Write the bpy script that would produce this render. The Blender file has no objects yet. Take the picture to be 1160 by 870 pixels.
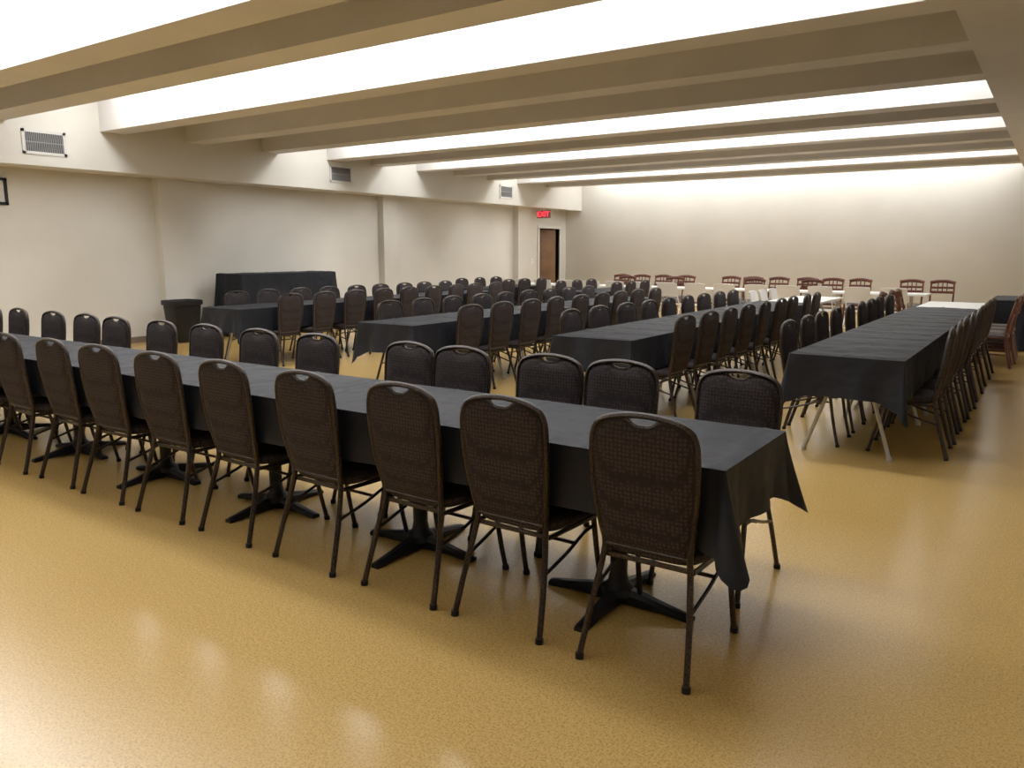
import bpy, math, random
from mathutils import Vector, Matrix
random.seed(7)
scene=bpy.context.scene
COL=scene.collection
scene.view_settings.view_transform='Standard'
scene.view_settings.look='None'
scene.view_settings.exposure=0.0
scene.view_settings.gamma=1.12

# ---------------------------------------------------------------- materials
def mat(name,color,rough=0.6,metal=0.0,spec=None,emit=None,estr=0,coat=0):
    m=bpy.data.materials.new(name); m.use_nodes=True
    b=m.node_tree.nodes['Principled BSDF']
    b.inputs['Base Color'].default_value=(*color,1)
    b.inputs['Roughness'].default_value=rough
    b.inputs['Metallic'].default_value=metal
    if spec is not None: b.inputs['Specular IOR Level'].default_value=spec
    if emit: 
        b.inputs['Emission Color'].default_value=(*emit,1); b.inputs['Emission Strength'].default_value=estr
    if coat: b.inputs['Coat Weight'].default_value=coat
    return m
def nodes(m): return m.node_tree.nodes, m.node_tree.links, m.node_tree.nodes['Principled BSDF']
def add_noise(m,scale,c1,c2,detail=4,lo=0.35,hi=0.65,bump=0,bscale=None,coord='Object',bdist=0.01):
    N,L,B=nodes(m)
    tc=N.new('ShaderNodeTexCoord'); n=N.new('ShaderNodeTexNoise'); n.inputs['Scale'].default_value=scale; n.inputs['Detail'].default_value=detail
    L.new(tc.outputs[coord],n.inputs['Vector'])
    r=N.new('ShaderNodeValToRGB'); r.color_ramp.elements[0].position=lo; r.color_ramp.elements[1].position=hi
    r.color_ramp.elements[0].color=(*c1,1); r.color_ramp.elements[1].color=(*c2,1)
    L.new(n.outputs['Fac'],r.inputs['Fac']); L.new(r.outputs['Color'],B.inputs['Base Color'])
    if bump:
        n2=N.new('ShaderNodeTexNoise'); n2.inputs['Scale'].default_value=bscale or scale; L.new(tc.outputs[coord],n2.inputs['Vector'])
        bp=N.new('ShaderNodeBump'); bp.inputs['Strength'].default_value=bump; bp.inputs['Distance'].default_value=bdist
        L.new(n2.outputs['Fac'],bp.inputs['Height']); L.new(bp.outputs['Normal'],B.inputs['Normal'])
    return m
M_wall=add_noise(mat('wall_paint',(.6,.56,.47),.75),1.2,(.635,.61,.555),(.675,.65,.59),bump=.06,bscale=60)
M_beam=add_noise(mat('beam_paint',(.55,.5,.42),.75),1.5,(.64,.62,.60),(.68,.66,.635),bump=.1,bscale=40)
M_ceil=mat('ceiling_paint',(.7,.68,.66),.8)
M_trim=mat('trim_paint',(.72,.7,.66),.5)
M_base=mat('baseboard_rubber',(.16,.12,.09),.5)
M_light=mat('luminous_panel',(1,1,1),.5,emit=(.975,.98,.97),estr=12.0)
# floor
M_floor=mat('cork_vinyl_floor',(.6,.4,.12),.22)
N,L,B=nodes(M_floor)
tc=N.new('ShaderNodeTexCoord')
def noise(s,d=3):
    n=N.new('ShaderNodeTexNoise'); n.inputs['Scale'].default_value=s; n.inputs['Detail'].default_value=d
    L.new(tc.outputs['Object'],n.inputs['Vector']); return n
def ramp(src,p0,c0,p1,c1):
    r=N.new('ShaderNodeValToRGB'); e=r.color_ramp.elements
    e[0].position=p0;e[0].color=(*c0,1);e[1].position=p1;e[1].color=(*c1,1); L.new(src,r.inputs['Fac']); return r
def mix(a,b,fac,mode='MIX'):
    x=N.new('ShaderNodeMix'); x.data_type='RGBA'; x.blend_type=mode
    if isinstance(fac,float): x.inputs[0].default_value=fac
    else: L.new(fac,x.inputs[0])
    L.new(a,x.inputs[6]); L.new(b,x.inputs[7]); return x.outputs[2]
big=ramp(noise(.7,2).outputs['Fac'],.35,(.52,.340,.112),.65,(.555,.368,.127))
fine=ramp(noise(130,4).outputs['Fac'],.38,(.72,.67,.60),.54,(1.05,1.05,1.05))
med=ramp(noise(50,3).outputs['Fac'],.35,(.93,.91,.88),.65,(1.03,1.03,1.03))
c=mix(big.outputs['Color'],fine.outputs['Color'],1.0,'MULTIPLY')
c=mix(c,med.outputs['Color'],1.0,'MULTIPLY')
L.new(c,B.inputs['Base Color'])
rr=N.new('ShaderNodeMapRange'); rr.inputs['To Min'].default_value=.19; rr.inputs['To Max'].default_value=.25
L.new(noise(.8,1).outputs['Fac'],rr.inputs['Value']); L.new(rr.outputs['Result'],B.inputs['Roughness'])
bp=N.new('ShaderNodeBump'); bp.inputs['Strength'].default_value=.04; bp.inputs['Distance'].default_value=.003
L.new(noise(6,1).outputs['Fac'],bp.inputs['Height']); L.new(bp.outputs['Normal'],B.inputs['Normal'])

# chair fabric with woven motif
M_fab=mat('patterned_upholstery',(.03,.025,.025),.85,spec=.2)
N,L,B=nodes(M_fab); tc=N.new('ShaderNodeTexCoord')
v=N.new('ShaderNodeTexVoronoi'); v.inputs['Scale'].default_value=62; v.inputs['Randomness'].default_value=.25; v.distance='CHEBYCHEV'
L.new(tc.outputs['Object'],v.inputs['Vector'])
r=ramp(v.outputs['Distance'],.25,(.052,.040,.041),.42,(.022,.018,.020)); L.new(r.outputs['Color'],B.inputs['Base Color'])
M_met=add_noise(mat('copper_vein_metal',(.09,.07,.06),.38,metal=.7),160,(.022,.018,.018),(.075,.060,.055))
M_blk=mat('black_cast_iron',(.006,.006,.008),.5,spec=.3)
M_cloth=add_noise(mat('black_tablecloth',(.01,.012,.016),.62,spec=.26),3,(.0075,.0095,.0165),(.0105,.013,.021),bump=.6,bscale=5,bdist=.04)
M_top=mat('laminate_tabletop',(.2,.12,.07),.4)
M_gray=mat('gray_steel_leg',(.42,.41,.38),.35,metal=.6)
M_white=mat('white_plastic',(.82,.81,.79),.45)
M_cherry=add_noise(mat('cherry_wood',(.2,.04,.02),.35),8,(.09,.020,.012),(.15,.038,.022))
M_seatdk=mat('dark_vinyl_seat',(.04,.025,.02),.5)
M_door=add_noise(mat('door_wood',(.25,.12,.05),.4),3,(.17,.085,.038),(.25,.13,.06))
M_dark=mat('dark_void',(.01,.01,.01),.9)
M_bin=mat('black_plastic',(.007,.007,.008),.45,spec=.3)
M_vent=mat('vent_enamel',(.62,.61,.58),.5)
M_slat=mat('vent_slat',(.26,.26,.27),.5)
M_red=mat('exit_red',(.8,.02,.02),.5,emit=(1,.04,.06),estr=2.5)
M_exitbody=mat('exit_body',(.12,.06,.06),.5,emit=(1,.12,.15),estr=.06)
M_brass=mat('steel_hardware',(.5,.48,.42),.3,metal=1)

# ---------------------------------------------------------------- mesh builder
class MB:
    def __init__(s): s.v=[];s.f=[];s.m=[];s.mats=[]
    def mi(s,m):
        if m not in s.mats: s.mats.append(m)
        return s.mats.index(m)
    def box(s,a,b,m,taper=None):
        (x0,y0,z0),(x1,y1,z1)=a,b; i=len(s.v)
        s.v+=[(x0,y0,z0),(x1,y0,z0),(x1,y1,z0),(x0,y1,z0),(x0,y0,z1),(x1,y0,z1),(x1,y1,z1),(x0,y1,z1)]
        for f in [(0,3,2,1),(4,5,6,7),(0,1,5,4),(1,2,6,5),(2,3,7,6),(3,0,4,7)]:
            s.f.append(tuple(i+k for k in f)); s.m.append(s.mi(m))
    def tube(s,pts,r,m,seg=8,closed=False,sq=(1,1)):
        pts=[Vector(p) for p in pts]; n=len(pts); base=len(s.v); k=s.mi(m)
        up=None
        for i,p in enumerate(pts):
            if closed: t=(pts[(i+1)%n]-pts[i-1]).normalized()
            else: t=(pts[min(i+1,n-1)]-pts[max(i-1,0)]).normalized()
            if up is None:
                a=Vector((0,1,0)) if abs(t.y)<.8 else Vector((1,0,0))
            else: a=up
            u=(a-t*a.dot(t)).normalized(); w=t.cross(u); up=u
            rr=r[i] if isinstance(r,(list,tuple)) else r
            for j in range(seg):
                an=2*math.pi*j/seg
                s.v.append(tuple(p+u*math.cos(an)*rr*sq[0]+w*math.sin(an)*rr*sq[1]))
        rng=n if closed else n-1
        for i in range(rng):
            for j in range(seg):
                a=base+i*seg+j; b=base+i*seg+(j+1)%seg
                c=base+((i+1)%n)*seg+(j+1)%seg; d=base+((i+1)%n)*seg+j
                s.f.append((a,b,c,d)); s.m.append(k)
        if not closed:
            s.f.append(tuple(base+j for j in range(seg))[::-1]); s.m.append(k)
            s.f.append(tuple(base+(n-1)*seg+j for j in range(seg))); s.m.append(k)
    def grid(s,fn,nu,nv,m,flip=False):
        base=len(s.v); k=s.mi(m)
        for i in range(nu+1):
            for j in range(nv+1): s.v.append(tuple(fn(i/nu,j/nv)))
        for i in range(nu):
            for j in range(nv):
                a=base+i*(nv+1)+j; q=(a,a+nv+1,a+nv+2,a+1)
                s.f.append(q[::-1] if flip else q); s.m.append(k)
    def lathe(s,prof,m,seg=20,c=(0,0)):
        base=len(s.v);k=s.mi(m)
        for (r,z) in prof:
            for j in range(seg):
                a=2*math.pi*j/seg; s.v.append((c[0]+r*math.cos(a),c[1]+r*math.sin(a),z))
        for i in range(len(prof)-1):
            for j in range(seg):
                a=base+i*seg+j;b=base+i*seg+(j+1)%seg
                s.f.append((a,b,b+seg,a+seg)); s.m.append(k)
        s.f.append(tuple(base+j for j in range(seg))[::-1]); s.m.append(k)
        s.f.append(tuple(base+(len(prof)-1)*seg+j for j in range(seg))); s.m.append(k)
    def mesh(s,name,smooth=True,ang=40):
        me=bpy.data.meshes.new(name); me.from_pydata(s.v,[],s.f)
        for m in s.mats: me.materials.append(m)
        me.polygons.foreach_set('material_index',s.m)
        me.polygons.foreach_set('use_smooth',[smooth]*len(s.f))
        me.update()
        if smooth:
            try: me.set_sharp_from_angle(angle=math.radians(ang))
            except Exception: pass
        return me
def obj(name,me,loc=(0,0,0),rz=0,parent=None):
    o=bpy.data.objects.new(name,me); COL.objects.link(o); o.location=loc; o.rotation_euler=(0,0,rz)
    if parent: o.parent=parent
    return o
def boxobj(name,a,b,m,parent=None):
    mb=MB(); mb.box(a,b,m); return obj(name,mb.mesh(name,False),parent=parent)
def smooth_path(P,sub=6,closed=False):
    P=[Vector(p) for p in P]; out=[]; n=len(P)
    for i in range(n-1):
        p0=P[max(i-1,0)];p1=P[i];p2=P[i+1];p3=P[min(i+2,n-1)]
        for k in range(sub):
            t=k/sub
            out.append(.5*((2*p1)+(-p0+p2)*t+(2*p0-5*p1+4*p2-p3)*t*t+(-p0+3*p1-3*p2+p3)*t**3))
    out.append(P[-1]); return out

# ---------------------------------------------------------------- room
XL,XR,Y0,YB=-12.6,2.3,-4.0,21.25
ZB=3.28; ZC=4.02; SX=-12.04; RX=-0.80
boxobj('floor',(XL-.3,Y0-.3,-.1),(XR+.3,YB+.3,0),M_floor)
boxobj('ceiling',(XL-.3,Y0-.3,ZC),(XR+.3,YB+.3,ZC+.1),M_ceil)
DY0,DY1,DZ=19.72,20.86,2.17
mb=MB()
mb.box((XL-.2,Y0-.2,0),(XL,DY0,ZC),M_wall); mb.box((XL-.2,DY1,0),(XL,YB+.2,ZC),M_wall); mb.box((XL-.2,DY0,DZ),(XL,DY1,ZC),M_wall)
obj('wall_left',mb.mesh('wall_left',False))
boxobj('wall_back',(XL,YB,0),(XR,YB+.2,ZC),M_wall)
boxobj('wall_right',(XR,Y0-.2,0),(XR+.2,YB+.2,ZC),M_wall)  # unseen wall, drawn in to bounce more light onto the right soffit
boxobj('wall_front',(XL,Y0-.2,0),(XR,Y0,ZC),M_wall)
# closet/hall behind door
mb=MB()
mb.box((XL-1.9,DY0-.5,0),(XL-1.8,DY1+.5,2.6),M_dark); mb.box((XL-1.8,DY0-.6,0),(XL-.2,DY0-.5,2.6),M_dark); mb.box((XL-1.8,DY1+.5,0),(XL-.2,DY1+.6,2.6),M_dark); mb.box((XL-1.9,DY0-.6,2.6),(XL-.2,DY1+.6,2.7),M_dark); mb.box((XL-1.9,DY0-.6,-.1),(XL-.3,DY1+.6,0),M_dark)
obj('wall_hallway',mb.mesh('wall_hallway',False))
# soffits
boxobj('ceiling_soffit_left',(XL,Y0,2.71),(SX,YB,ZC),M_wall)
boxobj('ceiling_soffit_right',(RX,Y0,ZB-.01),(XR,YB,ZC),M_beam)
# beams: (front, rear)
beams=[(-2.6,-2.2),(-1.2,-.8),(.3,.7),(2.1,2.5),(3.87,4.27),(4.90,5.30),(6.6,6.98),(8.03,8.4),(9.55,9.92),(11.1,11.47),(12.3,12.67),(13.75,14.1),(15.1,15.45),(16.4,16.75),(17.75,18.1),(19.2,19.55)]
for i,(a,b) in enumerate(beams):
    boxobj('trim_beam_%d'%(i+1),(SX,a,ZB),(RX,b,ZC),M_beam)
lit=[(-.8,.3),(2.5,3.87),(5.30,6.6),(9.92,11.1),(12.67,13.75),(16.75,17.75),(19.55,21.25)]  # first bay is out of view, added to light the room's front
for i,(a,b) in enumerate(lit):
    e=MB(); w=.50; c=(a+b)/2+.15
    if i==len(lit)-1: c=(a+b)/2+.3
    e.box((SX+.55,c-w/2,ZC-.10),(RX-.25,c+w/2,ZC-.06),M_light)
    e.box((SX+.50,c-w/2-.04,ZC-.06),(RX-.20,c+w/2+.04,ZC-.001),M_trim)
    obj('ceiling_light_panel',e.mesh('ceiling_light_panel',False))
# pilasters
for i,(a,b) in enumerate([(7.72,8.22),(13.05,13.55),(18.4,19.0),(2.4,2.9)]):
    boxobj('trim_pilaster_%d'%(i+1),(XL,a,0),(XL+.17,b,2.71),M_wall)
mb=MB()
ys=[Y0,2.4,2.9,7.72,8.22,13.05,13.55,18.4,19.0,DY0-.1]
for k in range(0,len(ys),2): mb.box((XL,ys[k],0),(XL+.015,ys[k+1],.1),M_base)
for a,b in [(7.72,8.22),(13.05,13.55),(18.4,19.0),(2.4,2.9)]: mb.box((XL+.17,a,0),(XL+.185,b,.1),M_base)
obj('baseboard_left',mb.mesh('baseboard_left',False))
boxobj('baseboard_back',(XL+.02,YB-.015,0),(XR,YB,.1),M_base)
boxobj('baseboard_right',(XR-.015,Y0,0),(XR,YB-.02,.1),M_base)
mb=MB(); mb.box((XL,19.28,1.15),(XL+.008,19.40,1.30),M_white); mb.box((XL+.008,19.33,1.205),(XL+.018,19.35,1.245),M_white)
obj('light_switch',mb.mesh('light_switch',False))
# door
mb=MB()
for a,b in [((XL-.2,DY0-.08,0),(XL+.03,DY0,DZ+.08)),((XL-.2,DY1,0),(XL+.03,DY1+.08,DZ+.08)),((XL-.2,DY0,DZ),(XL+.03,DY1,DZ+.08))]: mb.box(a,b,M_trim)
obj('door_frame_1',mb.mesh('door_frame_1',False))
mb=MB(); W=DY1-DY0-.03
mb.box((0,-W,0.01),(.045,0,DZ-.02),M_door)
for z0,z1 in [(.2,.95),(1.1,1.95)]:
    for y0,y1 in [(-W+.12,-W/2-.05),(-W/2+.05,-.12)]:
        mb.box((.045,y0,z0),(.055,y1,z1),M_door)
mb.tube([(.045,-W+.07,1.0),(.09,-W+.07,1.0)],.012,M_brass); mb.tube([(.09,-W+.05,1.0),(.09,-W+.18,1.0)],.012,M_brass)
d=obj('door_1',mb.mesh('door_1',False),(XL-.14,DY1-.015,0),math.radians(-30))
# vents
for yc in (-.1,5.78,11.45,17.25):
    mb=MB(); w,h=.60,.34; zc=3.03; x=SX
    mb.box((x,yc-w/2+.03,zc-h/2+.03),(x+.004,yc+w/2-.03,zc+h/2-.03),M_dark)
    for a,b in [((yc-w/2,zc-h/2),(yc+w/2,zc-h/2+.04)),((yc-w/2,zc+h/2-.04),(yc+w/2,zc+h/2)),((yc-w/2,zc-h/2),(yc-w/2+.04,zc+h/2)),((yc+w/2-.04,zc-h/2),(yc+w/2,zc+h/2))]:
        mb.box((x,a[0],a[1]),(x+.014,b[0],b[1]),M_vent)
    n=22
    for k in range(1,n):
        y=yc-w/2+.03+(w-.06)*k/n; mb.box((x+.004,y-.006,zc-h/2+.03),(x+.010,y+.004,zc+h/2-.03),M_slat)
    mb.box((x+.006,yc-w/2+.03,zc-.006),(x+.013,yc+w/2-.03,zc+.006),M_slat)
    obj('air_vent',mb.mesh('air_vent',False))
# exit sign
E=bpy.data.objects.new('exit_sign',None); COL.objects.link(E); E.location=(-12.26,19.45,0)
boxobj('sign_body',(-.22,-.03,2.44),(.22,.03,2.65),M_exitbody,E)
boxobj('sign_stem',(-.02,-.02,2.65),(.02,.02,2.712),M_trim,E)
t=bpy.data.curves.new('exit_text','FONT'); t.body='EXIT'; t.size=.2; t.extrude=.004; t.align_x='CENTER'; t.align_y='CENTER'
t.materials.append(M_red); o=bpy.data.objects.new('sign_text',t); COL.objects.link(o); o.parent=E; o.location=(0,-.036,2.545); o.rotation_euler=(math.pi/2,0,0); 
# wall frame (left)
mb=MB(); yc,zc=5.20,2.36
mb.box((XL,yc-.24,zc-.17),(XL+.02,yc+.24,zc+.17),M_vent)
for a,b in [((yc-.26,zc-.19),(yc+.26,zc-.15)),((yc-.26,zc+.15),(yc+.26,zc+.19)),((yc-.26,zc-.19),(yc-.22,zc+.19)),((yc+.22,zc-.19),(yc+.26,zc+.19))]:
    mb.box((XL,a[0],a[1]),(XL+.04,b[0],b[1]),M_blk)
obj('framed_picture',mb.mesh('framed_picture',False))

# ---------------------------------------------------------------- banquet chair
ZS=.44; ZT=.965
def ybk(z):
    t=(z-ZS)/(ZT-ZS); return -.175-.065*t-.012*math.sin(math.pi*min(max(t,0),1))
def hw(t): return .166+.036*math.sin(math.pi*.5*min(t/.75,1))-.010*max(0,(t-.8)/.2)**2
def ztop(u): return ZT-.012-.034*abs(u)**2-.026*abs(u)**9
def bpt(u,t,ins=0.0,off=0.0):
    x=u*(hw(t)-ins); z=ZS+t*(ztop(u)-ins-ZS); return Vector((x,ybk(z)+off,z))
def make_chair():
    mb=MB()
    # frame: one bent tube foot->back->crown->foot
    L_=[Vector((-.212,-.285,.012)),Vector((-.193,-.225,.22)),Vector((-.173,-.182,.38))]
    side=[bpt(-1,t) for t in (0.02,.15,.3,.45,.6,.75,.88,.95)]
    crown=[bpt(u,1) for u in (-.95,-.84,-.65,-.35,0,.35,.65,.84,.95)]
    R_=[Vector((-p.x,p.y,p.z)) for p in (L_+side)][::-1]
    path=smooth_path(L_+side+crown+R_,3)
    mb.tube(path,.0125,M_met,8,sq=(1.15,.95))
    # upholstered back, pillowed both sides, with hand-hold dip at the crown
    def dip(u,t): 
        return .036*math.exp(-(u/.30)**4)*max(0,(t-.80)/.20)
    for sgn in (1,-1):
        def fn(a,b,sgn=sgn):
            u=-1+2*a; t=b
            p=bpt(u,t,.006); p.z-=dip(u,t)
            e=(1-abs(u)**6)*(1-abs(2*t-1)**10)
            p.y+=sgn*(.006+.020*e**.6 if e>0 else .006); return p
        mb.grid(fn,14,14,M_fab,flip=(sgn<0))
    # piping at the hand slot
    dp=[]
    for k in range(9):
        u=-.42+.84*k/8; p=bpt(u,1,.006); p.z-=dip(u,1); dp.append(p)
    mb.tube(dp,.009,M_met,6)
    # lower closing edge of back
    mb.tube([bpt(-1,.0),bpt(-.5,.0),bpt(.5,.0),bpt(1,.0)],.012,M_met,6)
    # seat pillow
    def seat(a,b):
        th=2*math.pi*a; ph=-math.pi/2+math.pi*b
        ce=lambda w,m_: math.copysign(abs(math.cos(w))**m_,math.cos(w)); se=lambda w,m_: math.copysign(abs(math.sin(w))**m_,math.sin(w))
        x=.215*ce(ph,.35)*ce(th,.40); y=.215*ce(ph,.35)*se(th,.40)+.035; z=.428+.036*se(ph,.9)
        x*=1-.10*max(0,-(y-.035))/.215
        return (x,y,z)
    mb.grid(seat,32,10,M_fab)
    # seat pan frame
    fr=[(-.18,-.165,.392),(-.20,.19,.392),(-.185,.215,.392),(.185,.215,.392),(.20,.19,.392),(.18,-.165,.392)]
    mb.tube(fr,.011,M_met,6,closed=True)
    for s in (-1,1):
        mb.tube(smooth_path([(s*.195,.165,.40),(s*.200,.20,.2),(s*.205,.245,.012)],4),.0125,M_met,8)
        mb.tube(smooth_path([(s*.192,-.215,.255),(s*.198,-.05,.30),(s*.200,.08,.345),(s*.197,.172,.35)],4),.008,M_met,6)
        mb.tube([(s*.212,-.286,0),(s*.212,-.284,.022)],.017,M_blk,8)
        mb.tube([(s*.205,.247,0),(s*.205,.244,.022)],.017,M_blk,8)
    mb.tube([(-.198,.01,.318),(.198,.01,.318)],.008,M_met,6)
    return mb.mesh('banquet_chair_mesh',True,50)
CH=make_chair()
def chair(x,y,rz,j=1.0):
    obj('banquet_chair',CH,(x+random.uniform(-.012,.012)*j,y+random.uniform(-.015,.015)*j,0),rz+math.radians(random.uniform(-3,3)*j))

# ---------------------------------------------------------------- tablecloth
def cloth_mesh(Lx,Wy,z,drop,ends,m,ex=.42,cf=.07,rip=.010,seed=0,name='tablecloth'):
    rnd=random.Random(seed); ph=[rnd.uniform(0,6.28) for _ in range(6)]
    mb=MB(); hx,hy=Lx/2,Wy/2; g=.010
    def top(a,b):
        x=-hx-(g if ends[0] else 0)+a*(Lx+(g if ends[0] else 0)+(g if ends[1] else 0)); y=-hy-g+b*(Wy+2*g)
        zz=z+.0022*math.sin(x*9+ph[0])*math.sin(y*7+ph[1])+.0014*math.sin(x*23+ph[2]+3*y)
        for fx in (-.95,-.5,0,.5,.95):
            zz+=.0075*math.exp(-((x-fx*Lx*.5-.02*math.sin(y*6+ph[3]))/.014)**2)
        zz+=.007*math.exp(-((y+.01*math.sin(x*4))/.014)**2)
        if abs(y)>hy or abs(x)>hx: zz=z-.002
        return (x,y,zz)
    mb.grid(top,max(8,int(Lx/.02)),30,m)
    # skirt polylines: list of (pos, normal, corner distance)
    def side(p,q,n,step=.03):
        k=max(2,int((Vector(q)-Vector(p)).length/step)); return [(Vector(p).lerp(Vector(q),i/k),Vector(n)) for i in range(k+1)]
    S1=side((-hx,-hy),(hx,-hy),(0,-1)); E1=side((hx,-hy),(hx,hy),(1,0)); S2=side((hx,hy),(-hx,hy),(0,1)); E0=side((-hx,hy),(-hx,-hy),(-1,0))
    def arc(c,a0):
        return [(Vector(c),Vector((math.cos(a0+math.pi/2*i/8),math.sin(a0+math.pi/2*i/8)))) for i in range(1,8)]
    lines=[]
    if ends[0] and ends[1]:
        lines=[(S1+arc((hx,-hy),-math.pi/2)+E1+arc((hx,hy),0)+S2+arc((-hx,hy),math.pi/2)+E0+arc((-hx,-hy),math.pi),True)]
    elif ends[1]: lines=[(S1+arc((hx,-hy),-math.pi/2)+E1+arc((hx,hy),0)+S2,False)]
    elif ends[0]: lines=[(S2+arc((-hx,hy),math.pi/2)+E0+arc((-hx,-hy),math.pi)+S1,False)]
    else: lines=[(S1,False),(S2,False)]
    corners=[]
    if ends[0]: corners+=[Vector((-hx,-hy)),Vector((-hx,hy))]
    if ends[1]: corners+=[Vector((hx,-hy)),Vector((hx,hy))]
    NV=9; k=mb.mi(m)
    for pts,closed in lines:
        base=len(mb.v); s=0; prev=None
        for (p,n) in pts:
            if prev is not None: s+=(p-prev).length
            prev=p
            dc=min([(p-c_).length for c_ in corners],default=9)
            ce=math.exp(-(dc/.10)**2); diag=abs(n.x*n.y)*2
            ln=drop*(1+ex*ce*(.45+.55*diag))+.006*math.sin(s*2.3+ph[4])
            endb=2.4 if abs(n.x)>.5 else 1.0
            fl=.012+rip*endb*(math.sin(s*11+ph[0])+.6*math.sin(s*23+ph[1])+.5*math.sin(s*4.7+ph[5]))*.6+cf*ce*(.25+.75*diag)+(.014 if endb>1 else 0)
            # folds beside corner
            fl-=cf*.45*math.exp(-((dc-.16)/.06)**2)
            fl=max(fl,.003)
            for j in range(NV):
                v_=j/(NV-1); q=p+n*(g+fl*v_**1.15)
                mb.v.append((q.x,q.y,z-.002-ln*v_ if j else z-.002))
        cnt=len(pts)
        for i in range(cnt if closed else cnt-1):
            i2=(i+1)%cnt
            for j in range(NV-1):
                a=base+i*NV+j;b=base+i2*NV+j
                mb.f.append((a,a+1,b+1,b)); mb.m.append(k)
    return mb.mesh(name,True,75)

def pedestal(mb,x,y,ztop_):
    mb.lathe([(.075,.045),(.07,.075),(.045,.10),(.038,.14),(.038,ztop_-.06),(.06,ztop_-.035),(.06,ztop_-.02)],M_blk,16,(x,y))
    for k in range(4):
        a=k*math.pi/2; c,s=math.cos(a),math.sin(a)
        prof=[(0,.085,.034),(.10,.07,.032),(.22,.045,.028),(.32,.028,.026),(.345,.022,.024)]
        base=len(mb.v); kk=mb.mi(M_blk)
        for (r,h,w) in prof:
            for (dy,z) in [(-w,0.012 if r<.3 else 0),(w,0.012 if r<.3 else 0),(w,h*.7),(w*.5,h),(-w*.5,h),(-w,h*.7)]:
                mb.v.append((x+c*r-s*dy,y+s*r+c*dy,z))
        for i in range(len(prof)-1):
            for j in range(6):
                p=base+i*6+j;q=base+i*6+(j+1)%6
                mb.f.append((p,q,q+6,p+6)); mb.m.append(kk)
        mb.f.append(tuple(base+(len(prof)-1)*6+j for j in range(6))); mb.m.append(kk)
    mb.box((x-.22,y-.03,ztop_-.03),(x+.22,y+.03,ztop_-.001),M_blk); mb.box((x-.03,y-.22,ztop_-.03),(x+.03,y+.22,ztop_-.001),M_blk)
def folding_legs(mb,x,sg,zt,W):
    for s in (-1,1):
        mb.tube(smooth_path([(x,s*.10,zt-.01),(x+.0*sg,s*.13,.55),(x+sg*-.01,s*.21,.30),(x+sg*-.03,s*W*.40,.012)],5),.0145,M_gray,8)
        mb.tube([(x-.03*sg,s*W*.40,0),(x-.03*sg,s*W*.40,.03)],.02,M_gray,8)
    mb.tube([(x,-.16,.45),(x,.16,.45)],.011,M_gray,6)
    mb.tube([(x,-.25,zt-.015),(x,.25,zt-.015)],.012,M_gray,6)
    mb.tube([(x,0,.45),(x-sg*-.30*1,0,zt-.02)],.008,M_gray,6)
def table(name,cx,cy,rz,L_,W_,z,drop,ends,kind,m=M_cloth,seed=0,cf=.07,ex=.42,rip=.010,nped=2):
    P=bpy.data.objects.new(name,None); COL.objects.link(P); P.location=(cx,cy,0); P.rotation_euler=(0,0,rz)
    mb=MB(); mb.box((-L_/2+.002,-W_/2+.002,z-.034),(L_/2-.002,W_/2-.002,z-.006),M_top if m is not None and kind!='white' else M_white)
    obj('tabletop',mb.mesh('tabletop',False),parent=P)
    mb=MB()
    if kind=='ped':
        for k in range(nped): pedestal(mb,-L_/2+L_*(k+.5)/nped,0,z-.034)
        obj('pedestal_bases',mb.mesh('pedestal_bases',True,35),parent=P)
    else:
        folding_legs(mb,-L_/2+.28,1,z-.034,W_); folding_legs(mb,L_/2-.28,-1,z-.034,W_)
        obj('folding_legs',mb.mesh('folding_legs',True),parent=P)
    if m is not None:
        obj('tablecloth',cloth_mesh(L_,W_,z,drop,ends,m,ex,cf,rip,seed),parent=P)
    return P

TZ=.775
# front long row (along X)
xr=-.885; Lf=2.28
for k in range(4):
    x1=xr-k*Lf
    table('banquet_table',x1-Lf/2,2.94,0,Lf,.72,TZ,.245,(k==3,k==0),'ped',seed=11+k,cf=.12,ex=.5)
for x in [-1.14,-1.74,-2.27,-2.89,-3.53,-4.14,-4.76,-5.32,-5.93,-6.55,-7.18,-7.8,-8.4,-9.1]:
    chair(x,2.71,0,.6)
for x in [-1.21,-1.815,-2.25,-2.86,-3.29,-4.14,-4.75,-5.39,-6.01,-6.65,-7.18,-7.75,-8.45,-9.0,-9.6]:
    chair(x,3.42,math.pi,.8)
# rows along Y
RW=[(-1.19,5.92,3),(-3.28,5.98,3),(-5.68,5.95,3),(-9.0,6.35,3)]
for r,(cx,y0,n) in enumerate(RW):
    Lr=1.95
    for k in range(n):
        table('banquet_table',cx,y0+Lr*(k+.5),math.pi/2,Lr,.76,TZ,.295,(k==0,k==n-1),'fold',seed=31+r*5+k,cf=.06,ex=.5)
    nc=int((n*Lr-.5)/.585)
    for i in range(nc):
        y=y0+.68+i*.585
        chair(cx-.355,y,-math.pi/2); chair(cx+.355,y,math.pi/2)
# extra rows left/back
table('banquet_table',-7.2,13.6,math.pi/2,1.95,.76,TZ,.295,(True,True),'fold',seed=77)
table('banquet_table',-9.6,13.6,math.pi/2,1.95,.76,TZ,.295,(True,True),'fold',seed=78)
for cx in (-7.2,-9.6):
    for i in range(3): chair(cx-.355,13.0+i*.6,-math.pi/2); chair(cx+.355,13.0+i*.6,math.pi/2)

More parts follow.
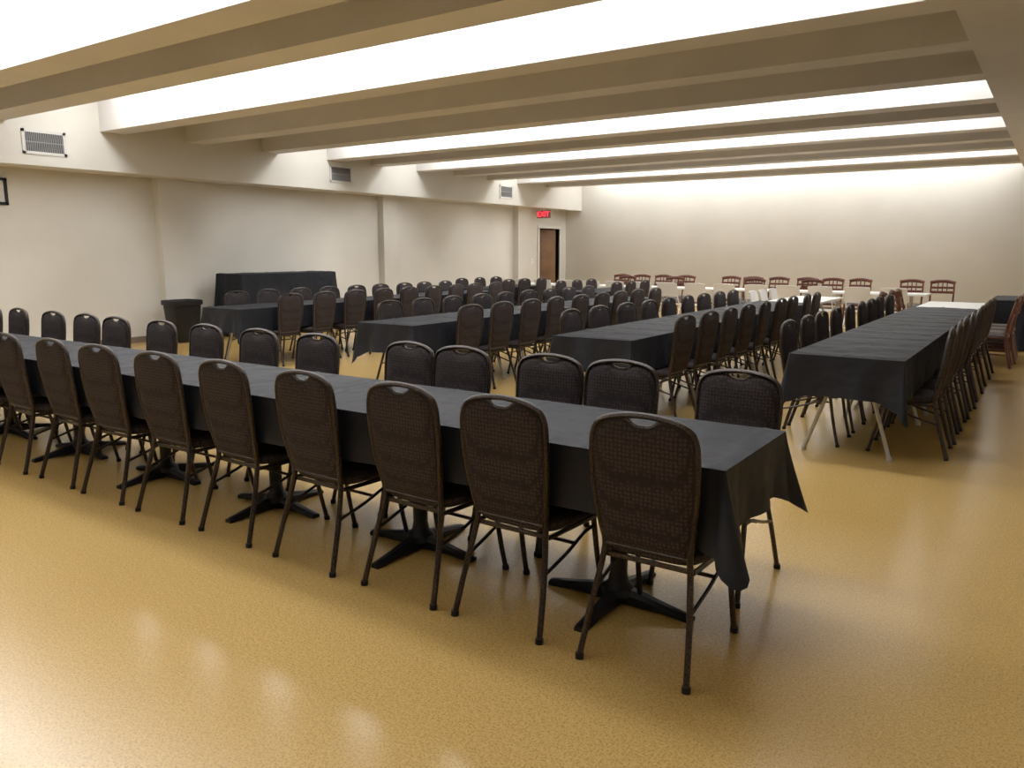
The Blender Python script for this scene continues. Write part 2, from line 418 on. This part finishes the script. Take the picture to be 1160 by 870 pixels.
# ---------------------------------------------------------------- white tables and chairs, cherry chairs
def white_chair():
    mb=MB()
    for s in (-1,1):
        mb.tube(smooth_path([(s*.20,.22,.0),(s*.20,.05,.35),(s*.20,-.12,.62),(s*.20,-.19,.86)],4),.011,M_white,8)
        mb.tube([(s*.215,-.24,0),(s*.215,-.02,.36),(s*.215,.10,.44)],.011,M_white,8)
    def bk(sg):
        def fn(a,b):
            u=-1+2*a; z=.60+.27*b-.02*abs(u)**4*b
            return (u*.215,-.115-.08*b-.02*(1-u*u)+sg*.009,z)
        return fn
    mb.grid(bk(1),10,5,M_white); mb.grid(bk(-1),10,5,M_white,True)
    mb.tube([(-.215,-.2,.86),(-.1,-.215,.877),(.1,-.215,.877),(.215,-.2,.86)],.012,M_white,6)
    def seat(a,b):
        u=-1+2*a; v_=-1+2*b; return (u*.2*(1-.06*max(0,-v_)),.02+v_*.2,.445-.012*(1-u*u)*(1-v_*v_))
    mb.grid(seat,8,8,M_white); mb.tube([(-.2,.22,.44),(.2,.22,.44),(.19,-.18,.44),(-.19,-.18,.44)],.012,M_white,6,closed=True)
    for z,y in ((.12,.162),(.14,-.155)): mb.tube([(-.205,y,z),(.205,y,z)],.009,M_white,6)
    return mb.mesh('white_folding_chair_mesh')
def cherry_chair():
    mb=MB()
    for s in (-1,1):
        mb.tube(smooth_path([(s*.20,-.26,0),(s*.20,-.20,.25),(s*.20,-.18,.45),(s*.205,-.22,.70),(s*.20,-.27,.90)],4),.018,M_cherry,8)
        mb.tube([(s*.20,.20,0),(s*.20,.20,.43)],.019,M_cherry,8)
        mb.tube([(s*.20,-.19,.40),(s*.20,.20,.40)],.02,M_cherry,6); mb.tube([(s*.20,-.22,.18),(s*.20,.20,.18)],.012,M_cherry,6)
    mb.tube(smooth_path([(-.225,-.262,.885),(-.1,-.285,.910),(0,-.29,.917),(.1,-.285,.910),(.225,-.262,.885)],4),.034,M_cherry,8,sq=(.5,1))
    mb.tube([(-.2,-.225,.70),(0,-.245,.70),(.2,-.225,.70)],.026,M_cherry,8,sq=(.5,1))
    mb.tube([(-.2,-.24,.79),(0,-.26,.79),(.2,-.24,.79)],.022,M_cherry,8,sq=(.5,1))
    for x in (-.08,0,.08): mb.tube([(x,-.24,.70),(x,-.28,.90)],.012,M_cherry,6)
    mb.tube([(-.2,.2,.40),(.2,.2,.40)],.02,M_cherry,6); mb.tube([(-.2,-.19,.40),(.2,-.19,.40)],.02,M_cherry,6)
    def seat(a,b):
        u=-1+2*a;v_=-1+2*b; return (u*.22,v_*.21+.01,.425+.045*((1-u**6)*(1-v_**6))**.5)
    mb.grid(seat,10,10,M_seatdk)
    return mb.mesh('wooden_chair_mesh')
WC=white_chair(); CC=cherry_chair()
def put(name,me,x,y,rz): obj(name,me,(x+random.uniform(-.02,.02),y+random.uniform(-.03,.03),0),rz+math.radians(random.uniform(-4,4)))
for k in range(5):
    table('white_folding_table',-11.0+1.83*(k+.5),15.9,0,1.82,.76,.76,0,(1,1),'white',m=None)
table('white_folding_table',-1.19,12.75,math.pi/2,1.75,.76,.76,0,(1,1),'white',m=None)
table('white_folding_table',-3.28,13.1,math.pi/2,1.75,.76,.76,0,(1,1),'white',m=None)
for i in range(15):
    x=-10.7+i*.60
    put('white_folding_chair',WC,x,15.24,0)
xs=[-9.0,-8.45,-7.9,-7.3,-6.2,-5.65,-5.1,-4.5,-3.95,-3.4,-2.4,-1.85]
for x in xs: put('wooden_chair',CC,x,17.7,math.pi)
for x in (-8.3,-7.1,-5.3,-4.1): put('wooden_chair',CC,x,16.6,math.pi)
for i in range(3):
    put('wooden_chair',CC,-1.19-.54,12.3+i*.55,-math.pi/2)
    put('wooden_chair',CC,-1.19+.55,12.2+i*.58,math.pi/2)
    put('white_folding_chair',WC,-3.28-.52,12.6+i*.55,-math.pi/2)
# black floor-length serving table at right rear
def draped(name,cx,cy,rz,L_,W_,z,seed,cf=.05):
    P=bpy.data.objects.new(name,None); COL.objects.link(P); P.location=(cx,cy,0); P.rotation_euler=(0,0,rz)
    mb=MB(); mb.box((-L_/2+.03,-W_/2+.03,z-.04),(L_/2-.03,W_/2-.03,z-.006),M_top)
    for sx in (-1,1):
        for sy in (-1,1): mb.box((sx*(L_/2-.1)-.03,sy*(W_/2-.1)-.03,0),(sx*(L_/2-.1)+.03,sy*(W_/2-.1)+.03,z-.04),M_top)
    obj('table_frame',mb.mesh('table_frame',False),parent=P)
    obj('tablecloth',cloth_mesh(L_,W_,z,z-.03,(1,1),M_cloth,.0,cf,.022,seed),parent=P)
draped('serving_table',-.55,14.9,math.pi/2,1.4,.50,.77,5)
draped('draped_buffet',-12.0,9.75,math.pi/2,2.15,.72,1.12,6,.10)
# ---------------------------------------------------------------- trash can
mb=MB()
def rr(w,d,z,n=32,e=.35):
    out=[]
    for i in range(n):
        a=2*math.pi*i/n; ca,sa=math.cos(a),math.sin(a)
        out.append((w*math.copysign(abs(ca)**e,ca),d*math.copysign(abs(sa)**e,sa),z))
    return out
rings=[rr(.19,.17,0),rr(.20,.18,.02),rr(.25,.225,.62),rr(.275,.25,.63),rr(.275,.25,.70),rr(.262,.237,.705),rr(.25,.225,.66),rr(.19,.17,.05)]
k=mb.mi(M_bin)
for R in rings: mb.v+=R
for i in range(len(rings)-1):
    for j in range(32):
        a=i*32+j;b=i*32+(j+1)%32; mb.f.append((a,b,b+32,a+32)); mb.m.append(k)
mb.f.append(tuple(range(32))[::-1]); mb.m.append(k); mb.f.append(tuple(range(7*32,8*32))); mb.m.append(k)
obj('trash_can',mb.mesh('trash_can',True,40),(-12.08,7.78,0),math.pi/2)

# ---------------------------------------------------------------- world, camera
w=bpy.data.worlds.new('world'); scene.world=w; w.use_nodes=True
w.node_tree.nodes['Background'].inputs[0].default_value=(.5,.5,.5,1); w.node_tree.nodes['Background'].inputs[1].default_value=.1
cam=bpy.data.cameras.new('camera'); co=bpy.data.objects.new('camera',cam); COL.objects.link(co)
co.location=(0,0,1.52); co.rotation_euler=(math.radians(90-9.63),0,math.radians(34.5))
cam.sensor_width=36; cam.lens=890/1160*36; cam.clip_start=.05; cam.clip_end=100
scene.camera=co
